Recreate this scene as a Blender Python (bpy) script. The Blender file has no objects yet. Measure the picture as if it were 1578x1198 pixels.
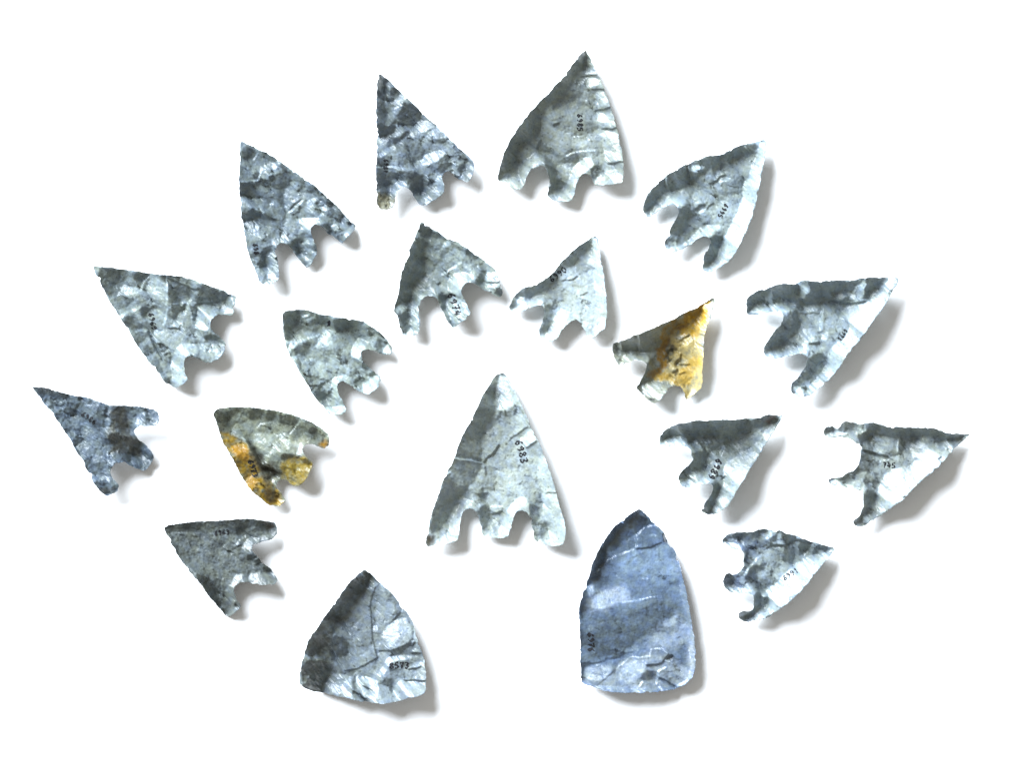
import bpy, math, random
import numpy as np

# ------------------------------------------------------------------ camera, world, lamp, exposure
scene = bpy.context.scene
C = scene.collection
S = 0.0002                      # metres per traced unit (one unit is 0.2 mm of stone)
CX, CY = 789.0, 599.0
CAM_H = 2.5
cam_d = bpy.data.cameras.new("camera")
cam = bpy.data.objects.new("camera", cam_d)
C.objects.link(cam)
cam.location = (0, 0, CAM_H)
cam.rotation_euler = (0, 0, 0)
cam_d.sensor_width = 36
cam_d.lens = 36 * (CAM_H - 0.003) / (1578 * S)
cam_d.clip_start = 0.05
cam_d.clip_end = 50
scene.camera = cam

world = bpy.data.worlds.new("World")
scene.world = world
world.use_nodes = True
bg = world.node_tree.nodes["Background"]
bg.inputs[0].default_value = (1.02, 1.0, 0.94, 1)
bg.inputs[1].default_value = 0.39

ELEV = math.radians(31)
LDIST = 4.5
lamp_d = bpy.data.lights.new("softbox", 'AREA')
lamp_d.shape = 'DISK'
lamp_d.size = 3.5
lamp_d.energy = 1060
lamp_d.color = (0.92, 1.0, 1.09)
lamp = bpy.data.objects.new("softbox", lamp_d)
C.objects.link(lamp)
az = math.radians(132)
lamp.location = (LDIST * math.cos(ELEV) * math.cos(az), LDIST * math.cos(ELEV) * math.sin(az), LDIST * math.sin(ELEV))
from mathutils import Vector
lamp.rotation_euler = (-Vector(lamp.location)).to_track_quat('-Z', 'Y').to_euler()

scene.view_settings.view_transform = 'Standard'
scene.view_settings.look = 'None'
scene.view_settings.exposure = 0
scene.view_settings.gamma = 1

# ------------------------------------------------------------------ materials
def node(nt, kind, **kw):
    n = nt.nodes.new(kind)
    for k, v in kw.items():
        setattr(n, k, v)
    return n

def table_material():
    m = bpy.data.materials.new("white_card")
    m.use_nodes = True
    nt = m.node_tree
    p = nt.nodes["Principled BSDF"]
    tc = node(nt, 'ShaderNodeTexCoord')
    nz = node(nt, 'ShaderNodeTexNoise')
    nz.inputs['Scale'].default_value = 900
    nt.links.new(tc.outputs['Object'], nz.inputs['Vector'])
    mx = node(nt, 'ShaderNodeMix', data_type='RGBA')
    mx.inputs[6].default_value = (0.945, 0.945, 0.945, 1)
    mx.inputs[7].default_value = (0.965, 0.965, 0.965, 1)
    nt.links.new(nz.outputs['Fac'], mx.inputs[0])
    nt.links.new(mx.outputs[2], p.inputs['Base Color'])
    p.inputs['Roughness'].default_value = 0.9
    p.inputs['Specular IOR Level'].default_value = 0.1
    return m

def flint_material(name, rough, speckle, mott):
    m = bpy.data.materials.new(name)
    m.use_nodes = True
    nt = m.node_tree
    L = nt.links.new
    p = nt.nodes["Principled BSDF"]
    at = node(nt, 'ShaderNodeAttribute', attribute_name='patina')
    tc = node(nt, 'ShaderNodeTexCoord')
    n1 = node(nt, 'ShaderNodeTexNoise')
    n1.inputs['Scale'].default_value = 900
    n1.inputs['Detail'].default_value = 5
    n1.inputs['Roughness'].default_value = 0.7
    L(tc.outputs['Object'], n1.inputs['Vector'])
    mr = node(nt, 'ShaderNodeMapRange')
    mr.inputs[1].default_value = 0.25; mr.inputs[2].default_value = 0.75
    mr.inputs[3].default_value = 1 - mott; mr.inputs[4].default_value = 1 + mott
    L(n1.outputs['Fac'], mr.inputs[0])
    # tint variation between olive and blue, like the cool bloom on old flint
    n2 = node(nt, 'ShaderNodeTexNoise')
    n2.inputs['Scale'].default_value = 480
    n2.inputs['Detail'].default_value = 4
    L(tc.outputs['Object'], n2.inputs['Vector'])
    rp = node(nt, 'ShaderNodeValToRGB')
    rp.color_ramp.elements[0].position = 0.36
    rp.color_ramp.elements[0].color = (1.04, 1.04, 0.90, 1)
    rp.color_ramp.elements[1].position = 0.66
    rp.color_ramp.elements[1].color = (0.92, 0.99, 1.10, 1)
    L(n2.outputs['Fac'], rp.inputs[0])
    # dark specks of inclusions
    v = node(nt, 'ShaderNodeTexVoronoi')
    v.inputs['Scale'].default_value = 520
    L(tc.outputs['Object'], v.inputs['Vector'])
    vr = node(nt, 'ShaderNodeMapRange')
    vr.inputs[1].default_value = 0.05; vr.inputs[2].default_value = 0.22
    vr.inputs[3].default_value = 1 - speckle; vr.inputs[4].default_value = 1.0
    L(v.outputs['Distance'], vr.inputs[0])
    m1 = node(nt, 'ShaderNodeVectorMath', operation='MULTIPLY')
    L(at.outputs['Color'], m1.inputs[0]); L(rp.outputs['Color'], m1.inputs[1])
    m2 = node(nt, 'ShaderNodeVectorMath', operation='SCALE')
    L(m1.outputs[0], m2.inputs[0]); L(mr.outputs[0], m2.inputs['Scale'])
    m3 = node(nt, 'ShaderNodeVectorMath', operation='SCALE')
    L(m2.outputs[0], m3.inputs[0]); L(vr.outputs[0], m3.inputs['Scale'])
    L(m3.outputs[0], p.inputs['Base Color'])
    p.inputs['Roughness'].default_value = rough
    p.inputs['Specular IOR Level'].default_value = 0.55
    bn = node(nt, 'ShaderNodeTexNoise')
    bn.inputs['Scale'].default_value = 1300
    bn.inputs['Detail'].default_value = 3
    L(tc.outputs['Object'], bn.inputs['Vector'])
    bp = node(nt, 'ShaderNodeBump')
    bp.inputs['Strength'].default_value = 0.8
    bp.inputs['Distance'].default_value = 0.00012
    L(bn.outputs['Fac'], bp.inputs['Height'])
    L(bp.outputs[0], p.inputs['Normal'])
    return m

def ink_material():
    m = bpy.data.materials.new("black_ink")
    m.use_nodes = True
    nt = m.node_tree
    p = nt.nodes["Principled BSDF"]
    tc = node(nt, 'ShaderNodeTexCoord')
    nz = node(nt, 'ShaderNodeTexNoise')
    nz.inputs['Scale'].default_value = 2500
    nt.links.new(tc.outputs['Object'], nz.inputs['Vector'])
    rp = node(nt, 'ShaderNodeValToRGB')
    rp.color_ramp.elements[0].color = (0.006, 0.006, 0.007, 1)
    rp.color_ramp.elements[1].color = (0.03, 0.03, 0.035, 1)
    nt.links.new(nz.outputs['Fac'], rp.inputs[0])
    nt.links.new(rp.outputs[0], p.inputs['Base Color'])
    p.inputs['Roughness'].default_value = 0.7
    p.inputs['Specular IOR Level'].default_value = 0.15
    return m

MAT = {
    'flint': flint_material("grey_flint", 0.38, 0.5, 0.28),
    'grain': flint_material("granular_flint", 0.42, 0.55, 0.32),
    'smooth': flint_material("smooth_blue_flint", 0.38, 0.3, 0.18),
    'ochre': flint_material("iron_stained_flint", 0.36, 0.45, 0.30),
}
INK = ink_material()

# ------------------------------------------------------------------ the white surface
me = bpy.data.meshes.new("white_surface")
me.from_pydata([(-4, -4, 0), (4, -4, 0), (4, 4, 0), (-4, 4, 0)], [], [(0, 1, 2, 3)])
me.materials.append(table_material())
ground = bpy.data.objects.new("ground", me)
ground['kind'] = 'structure'
ground['label'] = 'plain bright white surface the stone points are laid out on'
C.objects.link(ground)

# ------------------------------------------------------------------ numeric helpers
def noise2(shape, cell, rng, octaves=3):
    h, w = shape
    out = np.zeros(shape); amp = 1.0; tot = 0
    for o in range(octaves):
        c = max(cell / 2 ** o, 1.0)
        gh, gw = int(h / c) + 3, int(w / c) + 3
        g = rng.standard_normal((gh, gw))
        y = np.arange(h) / c; x = np.arange(w) / c
        yi = y.astype(int); xi = x.astype(int)
        fy = (y - yi)[:, None]; fx = (x - xi)[None]
        fy = fy * fy * (3 - 2 * fy); fx = fx * fx * (3 - 2 * fx)
        a = g[yi][:, xi]; b = g[yi][:, xi + 1]; c2 = g[yi + 1][:, xi]; d = g[yi + 1][:, xi + 1]
        out += amp * ((a * (1 - fx) + b * fx) * (1 - fy) + (c2 * (1 - fx) + d * fx) * fy)
        tot += amp * amp; amp *= 0.55
    return out / math.sqrt(tot)

def chaikin(p, k=0.2):
    q = np.roll(p, -1, 0)
    return np.stack([p * (1 - k) + q * k, p * k + q * (1 - k)], 1).reshape(-1, 2)

def densify(p, step):
    out = []
    for a, b in zip(p, np.roll(p, -1, 0)):
        n = max(1, int(round(np.hypot(*(b - a)) / step)))
        for i in range(n):
            out.append(a + (b - a) * i / n)
    return np.array(out)

def inside_poly(poly, X, Y):
    r = np.zeros(X.shape, bool)
    x1, y1 = poly[:, 0], poly[:, 1]
    x2, y2 = np.roll(x1, -1), np.roll(y1, -1)
    for a, b, c, d in zip(x1, y1, x2, y2):
        if b == d: continue
        cond = ((b > Y) != (d > Y))
        r ^= cond & (X < (c - a) * (Y - b) / (d - b) + a)
    return r

def seg_dist(P, A, B):
    """nearest distance and nearest point of points P to segments A-B"""
    best = np.full(len(P), 1e9); near = np.zeros_like(P); idx = np.zeros(len(P), int)
    for i in range(len(A)):
        ab = B[i] - A[i]; L2 = max(ab @ ab, 1e-9)
        t = np.clip(((P - A[i]) @ ab) / L2, 0, 1)
        q = A[i] + t[:, None] * ab
        d = np.hypot(*(P - q).T)
        m = d < best
        best[m] = d[m]; near[m] = q[m]; idx[m] = i
    return best, near, idx

def blur(a, n):
    for _ in range(n):
        a = (np.pad(a, 1, mode='edge')[:-2, 1:-1] + np.pad(a, 1, mode='edge')[2:, 1:-1]
             + np.pad(a, 1, mode='edge')[1:-1, :-2] + np.pad(a, 1, mode='edge')[1:-1, 2:] + 4 * a) / 8
    return a

def solve_relief(mask, g, h, z0, lam, wt=0.10, iters=260):
    """height whose slope towards the lower right is g (least squares, masked grid)"""
    M = mask[:-1, :-1] & mask[1:, :-1] & mask[:-1, 1:] & mask[1:, 1:]
    k = 0.7071 / h / 2
    def Ds(z):
        return M * ((z[1:, 1:] - z[:-1, :-1]) * 2 * k)
    def DsT(v):
        o = np.zeros(mask.shape); v = v * M * 2 * k
        o[1:, 1:] += v; o[:-1, :-1] -= v
        return o
    def Dt(z):
        return M * ((z[:-1, 1:] - z[1:, :-1]) * 2 * k)
    def DtT(v):
        o = np.zeros(mask.shape); v = v * M * 2 * k
        o[:-1, 1:] += v; o[1:, :-1] -= v
        return o
    gc = (g[:-1, :-1] + g[1:, 1:]) / 2
    b = DsT(gc) + lam * z0 * mask
    def A(z):
        return DsT(Ds(z)) + wt * DtT(Dt(z)) + lam * z * mask
    z = z0 * mask
    r = (b - A(z)) * mask; p = r.copy(); rs = (r * r).sum()
    for _ in range(iters):
        Ap = A(p) * mask
        al = rs / max((p * Ap).sum(), 1e-20)
        z = z + al * p; r = r - al * Ap
        rn = (r * r).sum()
        if rn < 1e-9: break
        p = r + rn / rs * p; rs = rn
    return z

# pen strokes of the handwritten numerals, in a 1 x 1.5 box, y up
DIG = {
    '0': [[(.5, 1.5), (.1, 1.1), (.1, .4), (.5, 0), (.9, .4), (.9, 1.1), (.5, 1.5)]],
    '1': [[(.25, 1.15), (.55, 1.5), (.5, 0)]],
    '2': [[(.1, 1.2), (.5, 1.5), (.9, 1.15), (.1, 0), (.95, .05)]],
    '3': [[(.1, 1.4), (.6, 1.5), (.85, 1.15), (.4, .8), (.9, .45), (.55, 0), (.05, .1)]],
    '4': [[(.5, 1.5), (.05, .55), (.95, .6)], [(.75, 1.1), (.6, 0)]],
    '5': [[(.9, 1.5), (.25, 1.45), (.15, .85), (.7, .85), (.85, .4), (.5, 0), (.05, .1)]],
    '6': [[(.8, 1.5), (.3, 1.0), (.1, .4), (.45, 0), (.85, .35), (.55, .75), (.15, .5)]],
    '7': [[(.05, 1.4), (.9, 1.5), (.4, 0)], [(.3, .75), (.75, .8)]],
    '8': [[(.5, .8), (.1, 1.15), (.5, 1.5), (.85, 1.15), (.5, .8), (.1, .35), (.5, 0), (.9, .35), (.5, .8)]],
    '9': [[(.85, 1.1), (.45, .75), (.15, 1.1), (.5, 1.5), (.85, 1.1), (.75, .5), (.35, 0)]],
}

ALB = .415
H = 0.92    # grid step in traced units
LR = np.array([0.7071, 0.7071])

def build_stone(st, seed):
    rng = np.random.default_rng(seed)
    x0, y0, sc = st['view']
    W = lambda pts: np.array(pts, float) / sc + (x0, y0)
    poly = W(st['outline'])
    poly = chaikin(poly)
    poly = densify(poly, 2.2)
    # tiny chips along the flaked edge
    e = np.roll(poly, -1, 0) - np.roll(poly, 1, 0)
    nrm = np.stack([e[:, 1], -e[:, 0]], 1) / (np.hypot(*e.T)[:, None] + 1e-9)
    area = 0.5 * np.sum(poly[:, 0] * np.roll(poly[:, 1], -1) - np.roll(poly[:, 0], -1) * poly[:, 1])
    if area < 0: nrm = -nrm
    k = len(poly)
    j = rng.standard_normal(k) * 0.2 + np.convolve(np.tile(rng.standard_normal(k), 3), np.ones(4) / 2, 'same')[k:2 * k] * 0.28
    j = j * 1.2
    for _ in range(int(k / 7)):                     # uneven chips bitten out of the edge
        c0 = rng.integers(0, k); wch_ = rng.uniform(1.0, 2.6); dep = abs(rng.standard_normal()) * 1.0
        o_ = (np.arange(k) - c0 + k // 2) % k - k // 2
        j -= dep * np.clip(1 - np.abs(o_) / wch_, 0, 1)
    poly = poly + nrm * j[:, None] * st.get('jag', 1.0)
    lo = poly.min(0) - 3; hi = poly.max(0) + 3
    nx = int((hi[0] - lo[0]) / H) + 2; ny = int((hi[1] - lo[1]) / H) + 2
    gx = lo[0] + np.arange(nx) * H; gy = lo[1] + np.arange(ny) * H
    X, Y = np.meshgrid(gx, gy)
    ins = inside_poly(poly, X, Y)
    # cells touching the inside
    cell = ins[:-1, :-1] | ins[1:, :-1] | ins[:-1, 1:] | ins[1:, 1:]
    used = np.zeros_like(ins)
    used[:-1, :-1] |= cell; used[1:, :-1] |= cell; used[:-1, 1:] |= cell; used[1:, 1:] |= cell
    P = np.stack([X[used], Y[used]], 1)
    d, near, idx = seg_dist(P, poly, np.roll(poly, -1, 0))
    dist = np.zeros(X.shape); dist[used] = d
    NX = np.zeros(X.shape); NY = np.zeros(X.shape)
    # outward normal of the nearest edge from the smoothed outline
    ns = nrm.copy()
    for _ in range(3): ns = (np.roll(ns, 1, 0) + ns + np.roll(ns, -1, 0)) / 3
    ns /= np.hypot(*ns.T)[:, None] + 1e-9
    NX[used] = ns[idx, 0]; NY[used] = ns[idx, 1]
    q = NX * LR[0] + NY * LR[1]
    q = blur(q * used, 3)
    ow = out = used & ~ins
    # snap outer ring to the outline
    XV = X.copy(); YV = Y.copy()
    m = ow[used]
    XV[ow] = near[m, 0]; YV[ow] = near[m, 1]
    dist[ow] = 0

    # ---- facet tilt map ('t'): -1 leans away from the lamp, +1 leans to it
    amp = st.get('amp', 1.0)
    wd = st.get('wd', 16.0); wb = st.get('wb', 9.0)
    t = np.where(q > 0, q * st.get('kb', .75) * np.exp(-(dist / wb) ** 1.6), q * st.get('kd', .55) * np.exp(-(dist / wd) ** 2))
    # flake scars: cells seeded along the edge in rows, then over the middle
    seeds = []
    sp = st.get('flake', 15.0) * 1.15
    per = densify(poly, 2.0)
    acc = 0; nxt = rng.uniform(0, sp)
    for i in range(len(poly)):
        acc += np.hypot(*(poly[(i + 1) % k] - poly[i]))
        if acc > nxt:
            nxt += sp * rng.uniform(.6, 1.5)
            an = math.atan2(ns[i, 1], ns[i, 0]) + rng.normal(0, .3)
            seeds.append(tuple(poly[i] - ns[i] * sp * rng.uniform(.3, .7)) + (1.0, an, 2.4))
            if rng.random() < .8:
                seeds.append(tuple(poly[i] - ns[i] * sp * rng.uniform(1.3, 2.4)) + (.85, an, 1.8))
    for _ in range(int(abs(area) / (sp * sp * 4.5))):
        seeds.append((rng.uniform(lo[0], hi[0]), rng.uniform(lo[1], hi[1]), st.get('mid', .5) + .1, rng.uniform(0, math.pi), 1.6))
    seeds = np.array(seeds)
    wx = X + 2.6 * noise2(X.shape, 13, rng) + 1.0 * noise2(X.shape, 4, rng); wy = Y + 2.6 * noise2(X.shape, 13, rng) + 1.0 * noise2(X.shape, 4, rng)
    bd = np.full(X.shape, 1e9); b2 = np.full(X.shape, 1e9); bi = np.zeros(X.shape, int)
    for i, (sx, sy, sa, an, el) in enumerate(seeds):
        ddx, ddy = wx - sx, wy - sy
        c_, s_ = math.cos(an), math.sin(an)
        dd = np.hypot((ddx * c_ + ddy * s_) / math.sqrt(el), (-ddx * s_ + ddy * c_) * math.sqrt(el)) - sp * .25 * ((i * 7) % 5) / 5
        mm = dd < bd
        b2 = np.where(mm, bd, np.minimum(b2, dd))
        bd[mm] = dd[mm]; bi[mm] = i
    rel = ((wx - seeds[bi, 0]) * LR[0] + (wy - seeds[bi, 1]) * LR[1]) / sp
    tilt = rng.standard_normal(len(seeds)) * 0.30
    lip = rng.choice([-2.0, -1.6, -1.3, 0, .9, 1.6], len(seeds))
    scar = (np.clip(-rel * .26, -.35, .35) + tilt[bi]) * seeds[bi, 2] * amp
    # sharp arrises where two scars meet: a dark step or a bright lip
    line = np.clip(1 - (b2 - bd) / 1.5, 0, 1) * np.clip(noise2(X.shape, 9, rng, 2) * .9 + .45, 0, 1)
    scar += lip[bi] * line * np.minimum(1, seeds[bi, 2] * amp + .15)
    # faint ripples of the flake scars
    rip = np.sin(bd * 1.3 + seeds[bi, 0]) * .06 * amp
    fine = noise2(X.shape, 2.4, rng, 2) * .12 * st.get('fine', 1.0) + noise2(X.shape, 12.0, rng, 3) * .04
    col = np.ones(X.shape + (3,)) * np.array(st['color']) * ALB * np.array([.985, 1.0, 1.03])
    cw3 = noise2(X.shape, 6, rng, 3); cw = noise2(X.shape, 9, rng, 3) * 2.2; cw2 = noise2(X.shape, 9, rng, 3) * 2.2
    for op in st['marks']:
        if op[0] == 'p':
            pm = inside_poly(densify(chaikin(W(op[2]), .25), 3) + rng.standard_normal(2) * 0, wx * .6 + X * .4, wy * .6 + Y * .4).astype(float)
            pm = blur(pm, 2 if len(op[2]) < 8 else 5)
            t = t * (1 - pm) + min(op[1], 1.15) * pm
            scar *= 1 - (.55 if op[1] >= 1 else .05) * pm
        elif op[0] == 'l':
            pts = W(op[3]); w = op[2] / sc / 2
            sel = used
            dd, _, _ = seg_dist(np.stack([wx[sel] * .3 + X[sel] * .7, wy[sel] * .3 + Y[sel] * .7], 1), pts[:-1], pts[1:])
            a = np.zeros(X.shape); a[sel] = np.clip(1.5 - dd / max(w * .8, 1.0), 0, 1)
            t = t * (1 - a) + op[1] * 1.2 * a
            scar *= 1 - .8 * a
        elif op[0] == 'c':
            pm = blur(inside_poly(W(op[2]), wx + cw, wy + cw2).astype(float), st.get('cb', 14))[..., None]
            pm = pm * np.clip(.86 + .3 * cw3[..., None], 0, 1)
            col = col * (1 - pm) + np.array(op[1]) * ALB * pm
    mt = noise2(X.shape, 16, rng, 3)
    col = col * (1 + .12 * np.clip(mt, -2, 2))[..., None]
    T = t + scar + rip + fine
    if 'bias' in st: T = T + st['bias']
    T = np.clip(T, -1.6, 1.5)
    g = np.where(T < 0, T * 1.6, T * st.get('gb', .56) * 1.28)
    z = solve_relief(used, g, H, 15.0 * np.ones(X.shape), (1 / st.get('lam', 70.)) ** 2, wt=.035, iters=460)
    # thickness: thin at the edge, a few millimetres in the body
    th = 1.0 + 13.0 * (1 - np.exp(-dist / 14.0))
    zb = z - th
    zb = z - th
    low = np.percentile(zb[used], 1.5)
    rim = np.median(z[ow & (q > .3)])
    z = z + max(.3 - low, st.get('rim', 27.0) - rim)
    zb = np.maximum(z - th - np.maximum(0, (z - th).min() - .15) * (1 - np.exp(-dist / 10)), .15)
    z = np.maximum(z, zb + .8)
    # extend beyond the mask for clean normals
    z = z - np.where(ow, .75 * np.clip(q + .2, 0, 1), 0)      # the last hair of the edge is rubbed round
    zz = np.where(used, z, 0); wgt = used.astype(float)
    for _ in range(3):
        a = np.pad(zz * wgt, 1); b = np.pad(wgt, 1)
        s_ = a[:-2, 1:-1] + a[2:, 1:-1] + a[1:-1, :-2] + a[1:-1, 2:]
        c_ = b[:-2, 1:-1] + b[2:, 1:-1] + b[1:-1, :-2] + b[1:-1, 2:]
        new = (wgt == 0) & (c_ > 0)
        zz[new] = s_[new] / c_[new]; wgt[new] = 1
    gyy, gxx = np.gradient(zz, H)
    N = np.stack([-gxx, gyy, np.ones_like(z)], -1)
    N /= np.linalg.norm(N, axis=-1, keepdims=True)

    cen = poly.mean(0)
    org = np.array([(cen[0] - CX) * S, (CY - cen[1]) * S])
    # ---- which part each cell belongs to
    part = np.zeros(cell.shape, int)
    if 'notch' in st:
        A_, B_ = W([st['notch'][0]])[0], W([st['notch'][1]])[0]
        tip = W([st['outline'][0]])[0]
        ab = B_ - A_
        nn = np.array([-ab[1], ab[0]])
        if nn @ (tip - A_) > 0: nn = -nn
        xc = X[:-1, :-1] + H / 2; yc = Y[:-1, :-1] + H / 2
        side = (xc - A_[0]) * nn[0] + (yc - A_[1]) * nn[1]
        tt = ((xc - A_[0]) * ab[0] + (yc - A_[1]) * ab[1]) / (ab @ ab)
        part[(side > 0) & (tt >= 0) & (tt <= 1)] = 1
        part[(side > 0) & (tt < 0)] = 2
        part[(side > 0) & (tt > 1)] = 3
    names = {0: 'blade', 1: 'tang', 2: 'barb', 3: 'barb'}

    root = bpy.data.objects.new(st['name'], None)
    root.empty_display_size = .01
    root.location = (org[0], org[1], 0)
    C.objects.link(root)
    root['label'] = st['label']; root['category'] = st['cat']
    if st['cat'] == 'arrowhead': root['group'] = 'stone arrowheads laid out in a fan'

    vx = (XV - CX) * S - org[0]; vy = (CY - YV) * S - org[1]
    cy_, cx_ = np.nonzero(cell)
    v00 = cy_ * nx + cx_; v10 = v00 + 1; v01 = v00 + nx; v11 = v01 + 1
    quads = np.stack([v00, v01, v11, v10], 1)          # counter-clockwise seen from above (y flips)
    edges = np.concatenate([quads[:, [0, 1]], quads[:, [1, 2]], quads[:, [2, 3]], quads[:, [3, 0]]])
    eq = np.tile(np.arange(len(quads)), 4)
    key = np.minimum(edges[:, 0], edges[:, 1]).astype(np.int64) * (nx * ny) + np.maximum(edges[:, 0], edges[:, 1])
    uq, inv, cnt = np.unique(key, return_inverse=True, return_counts=True)
    be = cnt[inv] == 1
    bedges, bq = edges[be], eq[be]
    pq = part[cy_, cx_]
    Vx, Vy, Zt, Zb = vx.ravel(), vy.ravel(), z.ravel() * S, zb.ravel() * S
    Nf = N.reshape(-1, 3); Cf = col.reshape(-1, 3)
    for pid in sorted(set(pq.tolist())):
        Q = quads[pq == pid]; E = bedges[pq[bq] == pid]
        ids = np.unique(Q); mp = np.full(nx * ny, -1); mp[ids] = np.arange(len(ids))
        n = len(ids)
        top = np.stack([Vx[ids], Vy[ids], Zt[ids]], 1)
        bot = np.stack([Vx[ids], Vy[ids], Zb[ids]], 1)
        e0, e1 = E[:, 0], E[:, 1]
        m_ = len(E)
        s0 = np.stack([Vx[e0], Vy[e0], Zt[e0]], 1); s1 = np.stack([Vx[e1], Vy[e1], Zt[e1]], 1)
        s2 = np.stack([Vx[e1], Vy[e1], Zb[e1]], 1); s3 = np.stack([Vx[e0], Vy[e0], Zb[e0]], 1)
        verts = np.concatenate([top, bot, s0, s1, s2, s3])
        o = 2 * n
        ar = np.arange(m_)
        F = np.concatenate([mp[Q], mp[Q][:, ::-1] + n,
                            np.stack([o + ar + m_, o + ar, o + ar + 3 * m_, o + ar + 2 * m_], 1)])
        nb = Nf[ids] * (-1)
        en = np.stack([(s1 - s0)[:, 1], -(s1 - s0)[:, 0], np.zeros(m_)], 1)
        en /= np.linalg.norm(en, axis=1, keepdims=True) + 1e-12
        norms = np.concatenate([Nf[ids], nb, en, en, en, en])
        cols = np.concatenate([Cf[ids], Cf[ids], Cf[e0], Cf[e1], Cf[e1], Cf[e0]])
        mesh = bpy.data.meshes.new(names[pid])
        mesh.vertices.add(len(verts)); mesh.vertices.foreach_set('co', verts.astype(np.float32).ravel())
        mesh.loops.add(len(F) * 4); mesh.loops.foreach_set('vertex_index', F.astype(np.int32).ravel())
        mesh.polygons.add(len(F))
        mesh.polygons.foreach_set('loop_start', np.arange(len(F), dtype=np.int32) * 4)
        mesh.update(calc_edges=True)
        mesh.polygons.foreach_set('use_smooth', np.ones(len(F), bool))
        mesh.normals_split_custom_set_from_vertices(norms.astype(np.float32))
        at = mesh.attributes.new('patina', 'FLOAT_COLOR', 'POINT')
        at.data.foreach_set('color', np.concatenate([np.clip(cols, 0, 1), np.ones((len(cols), 1))], 1).astype(np.float32).ravel())
        mesh.materials.append(MAT[st.get('mat', 'flint')])
        ob = bpy.data.objects.new(names[pid] if 'notch' in st else 'stone_body', mesh)
        ob.parent = root
        C.objects.link(ob)

    # ---- the collection number in black ink, draped over the relief
    if 'ink' in st:
        txt, sx, sy, ddx, ddy, hgt = st['ink']
        o0 = W([(sx, sy)])[0]
        dv = np.array([ddx, ddy], float); dv /= np.hypot(*dv)
        up = np.array([dv[1], -dv[0]])
        wch = hgt / 1.5
        verts = []; faces = []
        def zat(p):
            fx = (p[0] - lo[0]) / H; fy = (p[1] - lo[1]) / H
            ix = int(min(max(fx, 0), nx - 2)); iy = int(min(max(fy, 0), ny - 2)); fx -= ix; fy -= iy
            return (zz[iy, ix] * (1 - fx) * (1 - fy) + zz[iy, ix + 1] * fx * (1 - fy) + zz[iy + 1, ix] * (1 - fx) * fy + zz[iy + 1, ix + 1] * fx * fy)
        def put(p, dz):
            verts.append(((p[0] - CX) * S - org[0], (CY - p[1]) * S - org[1], (zat(p) + dz) * S))
            return len(verts) - 1
        for ci, ch in enumerate(txt):
            if ch not in DIG: continue
            lift = rng.uniform(-.08, .08)
            for stroke in DIG[ch]:
                pts = [o0 + dv * (ci * wch * 1.28 + a * wch) + up * ((b + lift) * wch) for a, b in stroke]
                line = []
                for a, b in zip(pts[:-1], pts[1:]):
                    n = max(2, int(np.hypot(*(b - a)) / .8))
                    for i in range(n): line.append(a + (b - a) * i / n)
                line.append(pts[-1])
                hw = st.get('pen', .85) * 1.3
                prev = None
                for i, p in enumerate(line):
                    a = line[max(i - 1, 0)]; b = line[min(i + 1, len(line) - 1)]
                    tv = (b - a) / (np.hypot(*(b - a)) + 1e-9)
                    nv = np.array([-tv[1], tv[0]])
                    ww = hw * (.75 + .35 * math.sin(i * .9 + ci))
                    cur = (put(p + nv * ww, .5), put(p + nv * ww * .3, .62), put(p - nv * ww * .3, .62), put(p - nv * ww, .5))
                    if prev:
                        for q_ in range(3):
                            faces.append((prev[q_], cur[q_], cur[q_ + 1], prev[q_ + 1]))
                    prev = cur
        mesh = bpy.data.meshes.new('inked_number')
        mesh.from_pydata(verts, [], faces)
        mesh.materials.append(INK)
        ob = bpy.data.objects.new('inked_number', mesh)
        ob.parent = root
        C.objects.link(ob)
    return root

# ------------------------------------------------------------------ the stones
G1 = (.27, .30, .30); PALE = (.40, .43, .43); DK = (.20, .225, .235)
BLUE = (.185, .262, .385)
ST = []
def add(**k): ST.append(k)

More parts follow.
